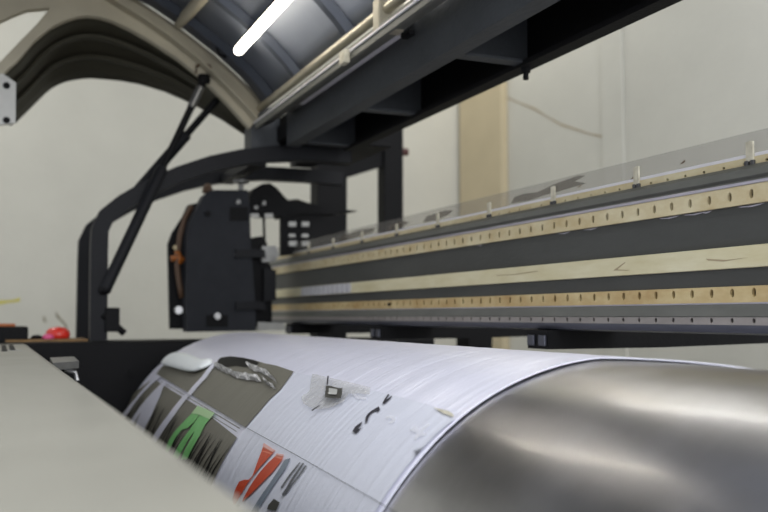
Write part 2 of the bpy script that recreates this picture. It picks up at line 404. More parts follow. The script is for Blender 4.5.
patch('orange_shape', h([(365,118),(410,125),(402,160),(345,140)]), 'orangepale', O2, label='pale orange faded top')
patch('orange_shape', h([(270,42),(350,95),(338,108),(262,66)]), 'orangepalest', O3, label='palest orange tip')
patch('orange_shape', h([(365,118),(410,125),(407,140),(354,128)]), 'orangepalest', O3, label='palest orange tip')
patch('blue_grey_band', h([(420,160),(460,150),(420,230),(350,330),(290,420),(230,520),(185,520),(240,430),(310,330),(370,240)]), 'bluegrey', O2)
patch('blue_grey_band', h([(75,475),(105,470),(85,520),(50,520)]), 'bluegrey', O2)
patch('grey_stroke', h([(525,180),(532,183),(470,262),(400,362),(393,356),(455,262)]), 'strokes', O2)
patch('grey_stroke', h([(548,184),(558,190),(512,255),(470,320),(462,345),(512,280),(565,203),(577,205),(522,282),(466,352),(440,390),(410,414),(402,402),(440,345),(455,315),(500,248)]), 'strokes', O2)
patch('dark_square', h([(345,433),(388,460),(362,518),(296,505),(308,475)]), 'darkgrey', O2)
k2 = lambda pts: S(340, 380, 6.98, pts)
patch('marker_mark', k2([(352,128),(362,134),(342,168),(378,140),(382,148),(336,192),(316,200),(320,180),(338,150)]), 'marker', .0066)
patch('marker_mark', k2([(268,225),(290,213),(300,233),(287,254),(272,242),(237,264),(220,292),(210,328),(198,326),(200,288),(215,263),(240,243)]), 'marker', .0066)
patch('marker_mark', k2([(180,315),(167,345),(150,360),(157,371),(184,348),(152,387),(134,402),(110,385),(128,352),(160,328)]), 'marker', .0066)
patch('white_smear', k2([(505,380),(550,350),(580,375),(640,333),(658,345),(605,390),(632,415),(583,425),(548,452),(540,440),(560,400)]), 'smear', .0064)
patch('white_smear', k2([(340,285),(375,275),(410,285),(415,310),(390,335),(360,328),(385,310),(380,298),(350,300)]), 'smear', .0064)
patch('white_smear', k2([(100,110),(150,140),(205,150),(200,165),(140,160),(100,130)]), 'smear', .0064)
patch('tape_edge', [(436,412),(452,416),(457,420),(456,422),(446,418)], 'clip', .0066)
# clear tape and its dark scrap
tp = thing('clear_tape', 'crumpled clear tape with a dark scrap stuck on the white banner', 'tape', drum_point(-1.35, .35, DR))
def crumple(name, pix, m, parent, off, amp, n=14, seed=1):
    rnd = random.Random(seed)
    pts = [on_drum(*q) for q in pix]; bm = new(); f = bm.faces.new([bm.verts.new((x, a, 0)) for x, a in pts])
    a0, a1 = min(p[1] for p in pts), max(p[1] for p in pts); x0, x1 = min(p[0] for p in pts), max(p[0] for p in pts)
    for i in range(1, n):
        bmesh.ops.bisect_plane(bm, geom=bm.verts[:]+bm.edges[:]+bm.faces[:], plane_co=(0, a0+(a1-a0)*i/n, 0), plane_no=(0, 1, 0))
        bmesh.ops.bisect_plane(bm, geom=bm.verts[:]+bm.edges[:]+bm.faces[:], plane_co=(x0+(x1-x0)*i/n, 0, 0), plane_no=(1, .02, 0))
    bmesh.ops.triangulate(bm, faces=bm.faces[:])
    for v in bm.verts: v.co = drum_point(v.co.x, v.co.y, DR+off+rnd.random()*amp)
    return obj(name, bm, m, parent)
crumple('tape_strip', [(315,378.5),(345,386),(374,393),(373,400),(352,399),(346,408),(332,413),(318,414),(307,408),(305,401),(313,396)], 'tape', tp, .0085, .0014)
crumple('dark_scrap', [(331,393.5),(348,397),(347,407),(331,405.5)], 'darkgrey', tp, .0135, .002, n=5)
crumple('pale_scrap', [(335,397),(344,399),(343,404),(335,403)], 'whitestrip', tp, .0158, .001, n=3)
crumple('dark_scrap', [(332,383.5),(333.5,384),(333,392.5),(331.5,392.5)], 'marker', tp, .0135, .001, n=3)
crumple('dark_scrap', [(327.5,412),(319,418.5),(318,417.5),(325,412.5)], 'marker', tp, .0135, .001, n=3)
# crumpled foil
def foil_band(path, w, seed):
    rnd = random.Random(seed); bm = new(); prev = None
    P = []
    for (a, b) in zip(path, path[1:]):
        for t in range(7): P.append((a[0]+(b[0]-a[0])*t/7, a[1]+(b[1]-a[1])*t/7))
    for p in P:
        row = []
        for j in range(5):
            x, a = on_drum(p[0]+(j-2)*w*.25+rnd.uniform(-.7, .7), p[1]+(j-2)*w*.45+rnd.uniform(-.6, .6))
            row.append(bm.verts.new(drum_point(x, a, DR+.0085+rnd.random()*.007*(1 if 0 < j < 4 else 0))))
        if prev:
            for j in range(4): bm.faces.new((prev[j], prev[j+1], row[j+1], row[j]))
        prev = row
    bmesh.ops.triangulate(bm, faces=bm.faces[:])
    return bm
fo = thing('crumpled_foil', 'crumpled silvery foil tape along the torn edge of the grey panel', 'foil', drum_point(-1.75, .3, DR))
obj('foil_strip', foil_band([(217,368),(228,373),(238,378),(250,380),(264,382.5)], 4, 3), 'foil', fo)
obj('foil_strip', foil_band([(250,369),(261,373),(271,377.5),(280,386)], 4, 5), 'foil', fo)
obj('foil_strip', foil_band([(266,383),(272,388),(279,392)], 3, 9), 'foil', fo)
# white tissue
def blob(pix, w, hgt, seed):
    rnd = random.Random(seed); bm = new(); rows = []
    n = len(pix); ws = [1,1.05,1,.95,.85,.72,.74,.84,.8,.6]
    for i, (px, py) in enumerate(pix):
        x, a = on_drum(px, py); e = math.sin(math.pi*(i+.35)/(n-.3))**.3
        c = drum_point(x, a, DR+.008)
        up = drum_point(x, a, DR+1)-c; up.normalize(); side = Vector((0, -math.cos(a), -math.sin(a)))
        nx = on_drum(*pix[min(i+1, n-1)]); pv = on_drum(*pix[max(i-1, 0)])
        t = (drum_point(*nx, DR)-drum_point(*pv, DR)).normalized(); side = t.cross(up).normalized()
        ring = []
        for k in range(14):
            th = k*2*math.pi/14; rr = 1+rnd.uniform(-.13, .13)
            ring.append(bm.verts.new(c+side*math.cos(th)*w*e*ws[i]*rr+up*(math.sin(th)*hgt*e*ws[i]*rr+hgt*.9*e*ws[i])))
        rows.append(ring)
    for a, b in zip(rows, rows[1:]):
        for k in range(14): bm.faces.new((a[k], a[(k+1) % 14], b[(k+1) % 14], b[k]))
    bm.faces.new(rows[0][::-1]); bm.faces.new(rows[-1])
    return bm
o = obj('folded_tissue', blob([(169,364),(172,363.5),(177,364),(182,365),(188,367),(194,369.5),(200,371),(206,370.5),(211,368.5),(215,366)], .030, .012, 4), 'tissue', smooth=True)
sb = o.modifiers.new('soft', 'SUBSURF'); sb.levels = 1; sb.render_levels = 2
tag(o, 'folded white tissue lying on top of the drum at the banner edge', 'tissue')

# ------------------------------------------------------------------ foreground cover
cv = thing('steel_cover', 'flat grey sheet metal cover filling the lower left foreground', 'cover', (-1.1, -.4, 0))
bm = new(); TZ = H-.075; EY = .094
prof = [(-1.0, TZ), (EY-.012, TZ), (EY-.004, TZ-.003), (EY, TZ-.010), (EY, TZ-.05), (EY-.01, TZ-.05), (EY-.012, TZ-.03), (-1.0, TZ-.03)]
extr(bm, prof, -2.60, .35)
for v in bm.verts:
    if v.co.y > -.5: v.co.y += .0115*(v.co.x+.9)
obj('cover_panel', bm, 'cover', cv)
bm = new(); box(bm, -2.55, .30, -.98, .05, .1, TZ-.03); obj('cabinet', bm, 'black', cv)
for x, y in ((-2.5, -.9), (-2.5, 0), (.25, -.9), (.25, 0)):
    bm = new(); box(bm, x-.03, x+.03, y-.03, y+.03, 0, .1); obj('foot', bm, 'black', cv)
for i in range(9):
    bm = new(); y = -.11+i*.017; box(bm, -2.50, -2.02-.05*(i % 3), y, y+.011, TZ-.001, TZ+.001)
    obj('slot', bm, 'black', cv)
bm = new(); box(bm, -2.12, -2.115, -.2, .05, TZ-.001, TZ+.0006); obj('scratch', bm, 'grip', cv)
# box and red thing behind the cover, on the frame
bx = thing('black_box', 'black ribbed box with an orange top at the left edge', 'box', (-2.75, -.08, H-.0725))
bm = new(); box(bm, -2.82, -2.69, -.20, .078, H-.0725, H-.03, bev=.004)
for i in range(10): box(bm, -2.6905, -2.686, -.12+i*.02, -.11+i*.02, H-.07, H-.034)
obj('box_body', bm, 'black', bx)
bm = new(); box(bm, -2.80, -2.70, -.19, .045, H-.03, H-.022, bev=.003); obj('box_top', bm, 'orange', bx)
def lathe(bm, c, prof, n=24):
    rows = []
    for r, z in prof: rows.append([bm.verts.new((c[0]+math.cos(k*2*math.pi/n)*r, c[1]+math.sin(k*2*math.pi/n)*r, c[2]+z)) for k in range(n)])
    for a, b in zip(rows, rows[1:]):
        for k in range(n): bm.faces.new((a[k], a[(k+1) % n], b[(k+1) % n], b[k]))
    bm.faces.new(rows[0][::-1]); bm.faces.new(rows[-1])
rd = thing('red_cap', 'small round red plastic cap lying behind the cover next to the posts', 'cap', (-2.77, .135, H-.066))
bm = new(); lathe(bm, (-2.77, .160, H-.066), [(.030,0),(.034,.008),(.034,.014),(.031,.024),(.022,.031),(.008,.034),(.001,.0345)]); obj('cap_body', bm, 'red', rd, smooth=True)
bm = new(); lathe(bm, (-2.735, .132, H-.066), [(.016,0),(.017,.006),(.012,.013),(.002,.015)], 14); obj('pink_rim', bm, 'magenta', rd, smooth=True)
bm = new(); lathe(bm, (-2.77, .103, H-.0725), [(.016,0),(.018,.006),(.014,.015),(.006,.018)], 14)
tag(obj('black_lump', bm, 'black', smooth=True), 'low black plastic tub left of the red cap behind the cover', 'lump')  # stands for an unidentified low black shape

# ------------------------------------------------------------------ gantry beam
GX0, GX1 = -3.42, .55
gb = thing('gantry_beam', 'long dark gantry beam with cream perforated rails running above the drum', 'gantry', (-1.4, 1.0, H))
def Zp(y0, y1, z0, z1, name, m, bev=.0, label=None, x0=GX0, x1=GX1):
    bm = new(); box(bm, x0, x1, y0, y1, H+z0, H+z1, bev=bev); o = obj(name, bm, m, gb)
    if label: o['label'] = label
    return o
Zp(.957, 1.09, -.020, .186, 'beam_body', 'charcoal', .003)
def holed(name, y, z0, z1, m, hw, hh, zc, pitch=.04, th=.005, phase=.0, label=None):
    """flat rail with a row of through slots"""
    bm = new(); n = int((GX1-GX0)/pitch); yf, yb = y, y+th; K = 12
    xs = GX0+phase
    first = [None, None, None, None]
    for i in range(n):
        xa, xb = xs+i*pitch, xs+(i+1)*pitch; xc = (xa+xb)/2; corners = [(xa, z0), (xb, z0), (xb, z1), (xa, z1)]
        fr, bk = [], []
        for k in range(K):
            t = math.radians(-135)+k*2*math.pi/K
            p = (xc+math.cos(t)*hw, H+zc+math.sin(t)*hh)
            fr.append(bm.verts.new((p[0], yf, p[1]))); bk.append(bm.verts.new((p[0], yb, p[1])))
        for k in range(K): bm.faces.new((fr[k], bk[k], bk[(k+1) % K], fr[(k+1) % K]))
        cv_ = [bm.verts.new((a, yf, H+b)) for a, b in corners]
        for q in range(4):
            seg = [fr[(q*3+j) % K] for j in range(4)]
            bm.faces.new([cv_[q], cv_[(q+1) % 4]]+seg[::-1])
        cb = [bm.verts.new((a, yb, H+b)) for a, b in corners]
        bm.faces.new((cv_[0], cb[0], cb[1], cv_[1])); bm.faces.new((cv_[3], cv_[2], cb[2], cb[3]))
    bmesh.ops.triangulate(bm, faces=[f for f in bm.faces if len(f.verts) > 4])
    bmesh.ops.remove_doubles(bm, verts=bm.verts, dist=1e-6)
    o = obj(name, bm, m, gb)
    if label: o['label'] = label
    return o
ph = ((-1.0135-.02)-GX0) % .04
for z0, z1 in ((.1560,.1800),(.0200,.0400),(-.0122,-.0028)): Zp(.9560 if z0 > 0 else .9552, .9572, z0, z1, 'slot_shade_strip', 'black')  # black put behind the slots to paint in their shade
holed('linear_rail', .950, .1545, .1812, 'rail', .0037, .0068, .1680, phase=ph, th=.0065, label='upper cream rail with a row of slots')
holed('linear_rail', .950, .0185, .0412, 'railb', .0037, .0064, .0320, phase=ph, th=.0065, label='lower rusty cream rail with a row of slots')
Zp(.947, .957, .0665, .0970, 'scale_strip', 'strip', .001, 'plain cream strip along the middle')
Zp(.9455, .947, .0675, .0960, 'pale_label', 'label', 0, 'whitish label strip', x0=-2.93, x1=-2.46)
for i in range(11): Zp(.9445, .9458, .0675, .096, 'label_divider', 'lavender', 0, None, x0=-2.91+i*.042, x1=-2.904+i*.042)
Zp(.948, .958, .1815, .1860, 'top_edge', 'lavender', .0008, 'thin lavender metal edge')
bm = new(); extr(bm, [(.957,H+.186),(.957,H+.190),(.953,H+.194),(.954,H+.204),(.962,H+.211),(.985,H+.212),(.985,H+.186)], GX0, GX1); obj('top_profile', bm, 'profile', gb, smooth=True, auto=40)
holed('hole_strip', .9665, .2105, .2225, 'rail', .0026, .0020, .2145, phase=(ph+.013) % .04, th=.003, label='narrow cream strip with small holes')
Zp(.9695, .985, .2105, .2215, 'hole_shade_strip', 'black')  # black strip paints shade into the small holes
Zp(.967, .970, .2225, .2275, 'white_edge', 'white_edge', .0006)
bm = new(); box(bm, GX0, GX1, .9705, .9713, H+.224, H+.259); o = obj('film_strip', bm, 'film', gb); o['label'] = 'translucent grey film edge'
def filmpatch(pts):
    bm = new(); prism(bm, pts, lambda u, v, w: Vector((u, w, H+v)), (.9700, .9704)); o = obj('ink_stain', bm, 'stain', gb); o['label'] = 'brownish stain on the film'
filmpatch([(-1.60,.232),(-1.585,.244),(-1.55,.246),(-1.50,.243),(-1.43,.252),(-1.36,.256),(-1.342,.253),(-1.375,.247),(-1.34,.239),(-1.40,.236),(-1.47,.234),(-1.53,.230)])
filmpatch([(-2.02,.232),(-2.0,.246),(-1.90,.250),(-1.86,.246),(-1.88,.238),(-1.95,.231)])
filmpatch([(-2.25,.232),(-2.22,.246),(-2.15,.250),(-2.10,.240),(-2.18,.231)])
filmpatch([(-2.62,.228),(-2.60,.246),(-2.45,.252),(-2.33,.248),(-2.35,.236),(-2.5,.230)])
for (x, z) in ((-1.09,.2375),(-1.36,.2365),(-1.213,.229)):
    bm = new(); prism(bm, [(x-.006,z-.002),(x+.001,z+.0005),(x+.005,z+.003),(x+.006,z),(x,z-.002)], lambda u, v, w: Vector((u, w, H+v)), (.9692,.9698)); obj('fleck', bm, 'brown', gb)
# clips every 245 mm
for i in range(11):
    x = -.704-i*.2447+random.uniform(-.002, .002)
    if i == 10: break
    bm = new(); dz = .244+random.uniform(-.002, .002)
    prism(bm, [(x-.0065,.2165),(x+.0065,.2165),(x+.0065,dz),(x+.003,dz+.001),(x-.0065,dz-.0005)], lambda u, v, w: Vector((u, w, H+v)), (.9635,.9666))
    c_ = obj('clip', bm, 'clip', gb)
    bm = new(); box(bm, x-.0085, x-.002, .962, .9666, H+.2095, H+.2175, bev=.0008); box(bm, x+.002, x+.0085, .962, .9666, H+.2095, H+.2175, bev=.0008)
    sub('clip_foot', bm, 'clipdark', c_)
# white paint scuffs below the upper rail
for x0 in (-1.075, -1.04, -1.33, -1.41, -1.72, -1.13, -.965):
    bm = new(); l = random.uniform(.02, .05)
    prism(bm, [(x0,.1535),(x0+l*.4,.1525),(x0+l,.1538),(x0+l*.8,.1518),(x0+l*.5,.1506),(x0+.004,.1522)], lambda u, v, w: Vector((u, w, H+v)), (.9560,.9568)); obj('paint_scuff', bm, 'lavender', gb)
Zp(.949, .957, .0160, .0185, 'lavender_edge', 'lavender', .0005)
Zp(.947, .957, -.0015, .0160, 'lower_profile', 'profile', .001)
holed('hole_rail', .9485, -.0130, -.0020, 'pinkgrey', .0030, .0036, -.0068, phase=ph, th=.0065, label='greyish lower rail with a row of holes')
bm = new(); extr(bm, [(.9475,H-.013),(.9475,H-.017),(.951,H-.024),(.958,H-.0265),(1.09,H-.0265),(1.09,H-.013)], GX0, GX1); obj('bottom_profile', bm, 'steelblue', gb, smooth=True, auto=40)
# support arms under the beam
for x in (-3.03, -2.24, -1.45, -.66):
    bm = new()
    prism(bm, [(.935,-.0268),(1.75,-.0268),(1.75,-.052),(1.2,-.062),(.935,-.062)], lambda u, v, w: Vector((w, u, H+v)), (x-.035, x+.035))
    a_ = obj('support_arm', bm, 'black', gb)
    bm = new()
    box(bm, x-.030, x-.008, .930, .9349, H-.056, H-.036, bev=.001); box(bm, x+.008, x+.030, .930, .9349, H-.056, H-.036, bev=.001)
    sub('end_plate', bm, 'steelblue', a_)
for x in (-3.03, -.66):
    bm = new(); box(bm, x-.05, x+.05, 1.62, 1.72, 0, H-.052); obj('leg', bm, 'black', gb)
bm = new(); tube(bm, [Vector((-2.18,.944,H+.03)), Vector((-2.18,.951,H+.03))], .004, 8); obj('screw', bm, 'black', gb)
# greasy scratch marks on the cream strip
for pts in ([(-1.62,.084),(-1.55,.083),(-1.47,.086),(-1.46,.085),(-1.55,.0815),(-1.62,.083)], [(-1.235,.076),(-1.205,.088),(-1.203,.0875),(-1.225,.077),(-1.19,.0745),(-1.2,.074)], [(-1.02,.083),(-.98,.079),(-.94,.080),(-.985,.077),(-1.015,.080)]):
    bm = new(); prism(bm, pts, lambda u, v, w: Vector((u, w, H+v)), (.9464,.9469)); obj('grease_mark', bm, 'crack', gb)

# ------------------------------------------------------------------ print carriage
cr = thing('print_carriage', 'dark grey boxy print head carriage parked at the far end of the gantry', 'carriage', (-3.1, .7, H-.05))
xf = -2.95
def cpoly(name, pix, m, d0, d1, label=None, parent=cr):
    P = [atX(px, py, xf-d0) for px, py in pix]
    bm = new(); prism(bm, [(p.y, p.z) for p in P], lambda u, v, w: Vector((w, u, v)), (xf-d1, xf-d0))
    o = obj(name, bm, m, parent)
    if label: o['label'] = label
    return o
cpoly('head_housing', [(187,332),(186,300),(187,237),(190,222),(198,207),(205,194),(212,190),(248,190),(250,215),(251,245),(255,300),(256,331)], 'carriage', 0, .075)
cpoly('side_plate', [(170,329),(169,285),(168,244),(172,233),(183,216),(188,205),(197,203),(190,222),(186,240),(186,329)], 'black', .08, .10)
cpoly('recess', [(206,315),(228,315),(228,327),(206,327)], 'black', -.002, .0)
def stud(px, py, r, m, h=.008, name='screw'):
    p = atX(px, py, xf); bm = new(); tube(bm, [Vector((xf-.002, p.y, p.z)), Vector((xf+h, p.y, p.z))], r, 10); return obj(name, bm, m, cr)
stud(217,316,.011,'screw',.010); stud(238,202,.008,'grip'); stud(207.5,214,.010,'black'); stud(237,254.5,.008,'grip'); stud(241,306.5,.008,'grip')
p = atX(178.5, 310, xf-.05); bm = new(); tube(bm, [Vector((xf-.06, p.y, p.z)), Vector((xf-.04, p.y, p.z))], .013, 12); obj('screw', bm, 'screw', cr)
cpoly('cover_plate', [(230,207),(248,207),(248,221),(230,221)], 'black', -.003, 0)
# knob on top and cap
kx = xf-.04; p = atX(241, 183, kx)
bm = new(); lathe(bm, (kx, p.y, atX(241,190,kx).z-.002), [(.009,0),(.009,.022),(.028,.026),(.028,.034),(.010,.038)], 16); obj('top_knob', bm, 'grip', cr, smooth=True, auto=40)
p = atX(207.5, 190, kx); bm = new(); lathe(bm, (kx, p.y, p.z-.01), [(.018,0),(.018,.01),(.014,.024),(.004,.032)], 12); obj('cap', bm, 'brown', cr, smooth=True)
# hoses at the left
hx = xf-.045
bm = new(); tube(bm, [atX(x, y, hx) for x, y in ((192,206),(185,218),(180,235),(178,250),(177,262),(178,275),(180,287),(182,298))], .009, 8); obj('hose', bm, 'brown', cr, smooth=True)
bm = new(); tube(bm, [atX(x, y, hx) for x, y in ((171,259),(178,257.5),(184,260))], .010, 8); tube(bm, [atX(x, y, hx) for x, y in ((177,251),(179,257),(179,264))], .010, 8); obj('hose_fitting', bm, 'copper', cr, smooth=True)
bm = new(); tube(bm, [atX(x, y, hx) for x, y in ((174,246),(177,249.5))], .007, 8); obj('hose', bm, 'rail', cr)
# linkage block that rides on the beam
cpoly('mount_block', [(250,238),(262,236),(267,243),(268,262),(272,268),(272,325),(262,327),(257,327),(252,300)], 'black', .05, .17)
for y in (254, 306):
    cpoly('hinge', [(236,y-4),(254,y-5),(265,y-4),(266,y+4),(254,y+3),(236,y+4)], 'frame', -.012, .002)
cpoly('bracket', [(262,246),(276,246),(279,256),(274,262),(262,262)], 'grip', .03, .12, 'worn steel bracket')
cpoly('bracket', [(264,268),(276,270),(276,300),(264,302)], 'frame', .03, .12)
cpoly('bracket', [(258,322),(284,323),(285,330),(258,331)], 'whitestrip', .04, .14, 'pale strip under the mount block')
# cable guide and drag plate behind the carriage
cpoly('cable_guide', [(248,213),(250,196),(254,189),(262,184),(270,183),(277,188),(284,196),(288,200),(297,199),(306,202),(320,206),(338,206),(344,210),(338,214),(300,214),(281,218),(281,216),(262,216)], 'black', .12, .2)
cpoly('grid_plate', [(281,214),(322,213),(322,252),(281,256)], 'black', .14, .16)
for i, gx in enumerate((289,302)):
    for gy, w, hh in ((224,9,4.5),(235.5,8,3),(243.5,10,5)):
        cpoly('pale_patch', [(gx,gy-hh/2),(gx+w*.8,gy-hh/2),(gx+w*.8,gy+hh/2),(gx,gy+hh/2)], 'whitestrip', .130, .14)  # painted pale in place of the bright holes through the grid
cpoly('cable', [(263,216),(265,216),(266,246),(264,246)], 'black', .11, .12)
cpoly('pointer_arm', [(318,209.5),(350,210),(358,211),(350,212.5),(318,213)], 'black', .14, .18)
for gx in (254, 268): cpoly('pale_patch', [(gx-3,213.5),(gx+5,213.5),(gx+5,217.5),(gx-3,217.5)], 'whitestrip', .11, .12)
cpoly('screw', [(254.5,206),(258,206),(258,209),(254.5,209)], 'grip', .11, .12); cpoly('screw', [(262.5,201),(266,201),(266,205),(262.5,205)], 'grip', .11, .12)

# ------------------------------------------------------------------ overhead lid support frame
lf = thing('lid_support_frame', 'heavy dark grey overhead beam frame that carries the raised lid', 'beam frame', (-1.2, .9, H+.52))
LX0, LX1 = -2.63, .50
bm = new(); extr(bm, [(.80,H+.520),(.80,H+.668),(.806,H+.672),(.83,H+.672),(.83,H+.664),(.812,H+.660),(.812,H+.532),(.84,H+.530),(.84,H+.520)], LX0, LX1); obj('front_beam', bm, 'lidframe', lf)
bm = new(); extr(bm, [(1.02,H+.517),(1.02,H+.665),(.99,H+.665),(.99,H+.657),(1.012,H+.655),(1.012,H+.530),(.985,H+.528),(.985,H+.517)], LX0, LX1); obj('rear_beam', bm, 'black', lf)
bm = new(); box(bm, LX0, LX1, .812, 1.012, H+.662, H+.668); obj('top_plate', bm, 'black', lf)
for x in (-2.6, -2.12, -1.60, -1.08, -.56, -.04):
    bm = new(); box(bm, x-.004, x+.004, .812, 1.012, H+.53, H+.662); box(bm, x-.004, x+.028, .812, 1.012, H+.524, H+.530)
    obj('cross_plate', bm, 'lidframe', lf)
bm = new(); p = atZ(534, 66, .515); tube(bm, [Vector((-1.585,1.0,H+.518)), Vector((-1.585,1.0,H+.492))], .006, 10); tube(bm, [Vector((-1.585,1.0,H+.517)), Vector((-1.585,1.0,H+.507))], .011, 6); obj('bolt', bm, 'black', lf)
# end plate and legs to the columns of the frame
bm = new(); box(bm, -2.80, -2.635, .80, 1.06, H+.55, H+.60, bev=.003); obj('end_bracket', bm, 'black', lf)
bm = new(); box(bm, -3.18, -2.78, .98, 1.06, H+.55, H+.60, bev=.003); obj('end_bracket', bm, 'frame', lf)
bm = new(); box(bm, -2.82, -2.735, .715, .81, H+.522, H+.66, bev=.003); obj('end_bracket', bm, 'lidframe', lf)
bm = new(); box(bm, -3.05, -2.645, .82, 1.16, H+.545, H+.64, bev=.003); obj('end_bracket', bm, 'black', lf)
# white strip, clamp and pink tape on the front beam
bm = new(); box(bm, -2.46, -1.765, .784, .7995, H+.610, H+.625, bev=.002); o = obj('white_strip', bm, 'white_edge', lf)
bm = new(); box(bm, -2.58, -2.48, .786, .7995, H+.612, H+.622, bev=.002); obj('grey_clip', bm, 'grip', lf)
bm = new(); box(bm, -1.745, -1.725, .785, .7995, H+.60, H+.655, bev=.002); box(bm, -1.74, -1.70, .785, .7995, H+.596, H+.606, bev=.002); obj('cable_clip', bm, 'black', lf)
bm = new(); box(bm, -1.70, -1.60, .788, .7995, H+.638, H+.648, bev=.002); box(bm, -1.655, -1.63, .783, .7995, H+.648, H+.664, bev=.002); obj('white_strip', bm, 'whitestrip', lf)
bm = new(); prism(bm, [(-1.60,.640),(-1.58,.655),(-1.50,.667),(-1.42,.667),(-1.45,.655),(-1.53,.650)], lambda u, v, w: Vector((u, w, H+v)), (.7975,.7998)); obj('pink_tape', bm, 'pink', lf)

# ------------------------------------------------------------------ raised lid
lid = thing('printer_lid', 'raised curved lid with a cream end rib and dark blue inside above the machine', 'lid', (-1.3, .72, H+.62))
RX = -2.70
def px2(pts, x=RX): return [(p.y, p.z) for p in (atX(a, b, x) for a, b in pts)]
inner = [(-8,76),(3,74),(10,67),(17,61),(34,41),(51,27),(60,22.5),(68,19),(78,16),(88,15),(100,16.5),(112,20),(131,29),(152,41),(178,58),(203,78),(228,103),(250,128)]
outer = [(257,118),(264,101),(240,78),(215,55),(180,28),(150,8),(132,-4),(110,-26),(60,-44),(0,-34),(-45,-5),(-75,45),(-80,95),(-40,95),(-34,50),(-14,31),(0,21),(14,14.5),(27,9.5),(50,7.5),(37,24),(20,41),(0,62),(-8,72)]
bm = new(); prism(bm, px2(inner+outer), lambda u, v, w: Vector((w, u, v)), (RX-.03, RX)); obj('end_rib', bm, 'ribc', lid)
# flange of the rib facing the operator
ridge_i = px2([(254,122),(243,110),(222,88),(196,63),(168,41),(140,22),(120,10),(100,-3),(60,-22)])
bm = new(); prev = None
for (y, z) in ridge_i:
    q = [bm.verts.new((RX-.002, y, z)), bm.verts.new((RX+.05, y, z)), bm.verts.new((RX+.05, y-.001, z+.006)), bm.verts.new((RX-.002, y-.001, z+.006))]
    if prev:
        for k in range(4): bm.faces.new((prev[k], prev[(k+1) % 4], q[(k+1) % 4], q[k]))
    else: bm.faces.new(q[::-1])
    prev = q
bm.faces.new(prev); obj('rib_flange', bm, 'ribc', lid)
# front lip end plate with two holes' bolts
bm = new(); prism(bm, px2([(-60,80),(3,74),(16,83),(15.5,123),(0,125),(-60,132)]), lambda u, v, w: Vector((w, u, v)), (RX-.012, RX+.004)); o = obj('lip_end_plate', bm, 'whitestrip', lid)
for (a, b) in ((6.5,86),(6.5,120.5)):
    p = atX(a, b, RX); bm = new(); tube(bm, [Vector((RX, p.y, p.z)), Vector((RX+.006, p.y, p.z))], .010, 8); obj('bolt', bm, 'black', lid)
# shell beyond the rib
far = [(10,126),(16,123),(22,117),(34,105),(45,94),(51,89),(58,85),(64,82.5),(72,80.5),(82,79),(91,78.5),(105,79.5),(120,81),(140,84.5),(165,92),(190,103),(220,119),(252,140)]
bm = new(); rows = []
K = 8
for i, (a, b) in enumerate(zip(inner, far)):
    t = i/(len(far)-1); xf_ = -3.25+.42*t**2
    pa = atX(a[0], a[1], RX-.03); pb = atX(b[0], b[1], xf_)
    if i == 0: pa = atX(-8, 110, RX-.03)
    rows.append([bm.verts.new(pa.lerp(pb, k/K)+Vector((0, 0, .018*math.sin(math.pi*k/K)*(.3 if i in (0, 17) else 1)))) for k in range(K+1)])
for a, b in zip(rows, rows[1:]):
    for k in range(K): bm.faces.new((a[k], a[k+1], b[k+1], b[k]))
o = obj('far_shell', bm, 'shell', lid, smooth=True); sd = o.modifiers.new('thickness', 'SOLIDIFY'); sd.thickness = .006; sd.offset = 1
# inside ledges of the shell (two pressed swages)
for f0 in (.34, .66):
    bm = new(); prev = None
    for i, (a, b) in enumerate(zip(inner, far)):
        if i < 2 or i > 15: continue
        t = i/(len(far)-1); xf_ = -3.25+.42*t**2
        p = atX(a[0], a[1], RX-.03).lerp(atX(b[0], b[1], xf_), f0)+Vector((0, 0, .012))
        q = [bm.verts.new(p+Vector((-.02, 0, -.002))), bm.verts.new(p+Vector((.02, 0, -.002))), bm.verts.new(p+Vector((.014, 0, -.012))), bm.verts.new(p+Vector((-.014, 0, -.012)))]
        if prev:
            for k in range(4): bm.faces.new((prev[k], prev[(k+1) % 4], q[(k+1) % 4], q[k]))
        prev = q
    obj('swage', bm, 'shell', lid, smooth=True, auto=50)
# skin of the lid over the operator
skin = [(.748,.662),(.715,.700),(.672,.742),(.595,.804),(.487,.876),(.398,.926),(.30,.965),(.18,.985),(.05,.975),(-.07,.93),(-.17,.85),(-.22,.75),(-.235,.66)]
bm = new(); a = [bm.verts.new((RX-.01, y, z+H)) for y, z in skin]; b = [bm.verts.new((-1.05, y, z+H)) for y, z in skin]
for i in range(len(skin)-1): bm.faces.new((a[i], a[i+1], b[i+1], b[i]))
o = obj('inner_skin', bm, 'skin', lid, smooth=True); sd = o.modifiers.new('thickness', 'SOLIDIFY'); sd.thickness = .012; sd.offset = 1
def inset(prof, d):
    out = []
    for i, (y, z) in enumerate(prof):
        a = Vector(prof[max(i-1, 0)]); b = Vector(prof[min(i+1, len(prof)-1)]); t = (b-a).normalized(); n = Vector((-t.y, t.x))
        c = Vector((.25, .5))-Vector((y, z))
        if n.dot(c) < 0: n = -n
        out.append((y+n.x*d, z+n.y*d))
    return out
for x in (-2.62, -2.33, -1.93, -1.50, -1.10):
    w = .05 if x < -2.5 else .022
    i0 = inset(skin, .002); i1 = inset(skin, .022); bm = new(); prev = None
    for (y0, z0), (y1, z1) in zip(i0, i1):
        q = [bm.verts.new((x-w, y0, z0+H)), bm.verts.new((x-w*.6, y1, z1+H)), bm.verts.new((x+w*.6, y1, z1+H)), bm.verts.new((x+w, y0, z0+H))]
        if prev:
            for k in range(4): bm.faces.new((prev[k], prev[(k+1) % 4], q[(k+1) % 4], q[k]))
        else: bm.faces.new(q[::-1])
        prev = q
    bm.faces.new(prev); obj('stiffener', bm, 'hat', lid)
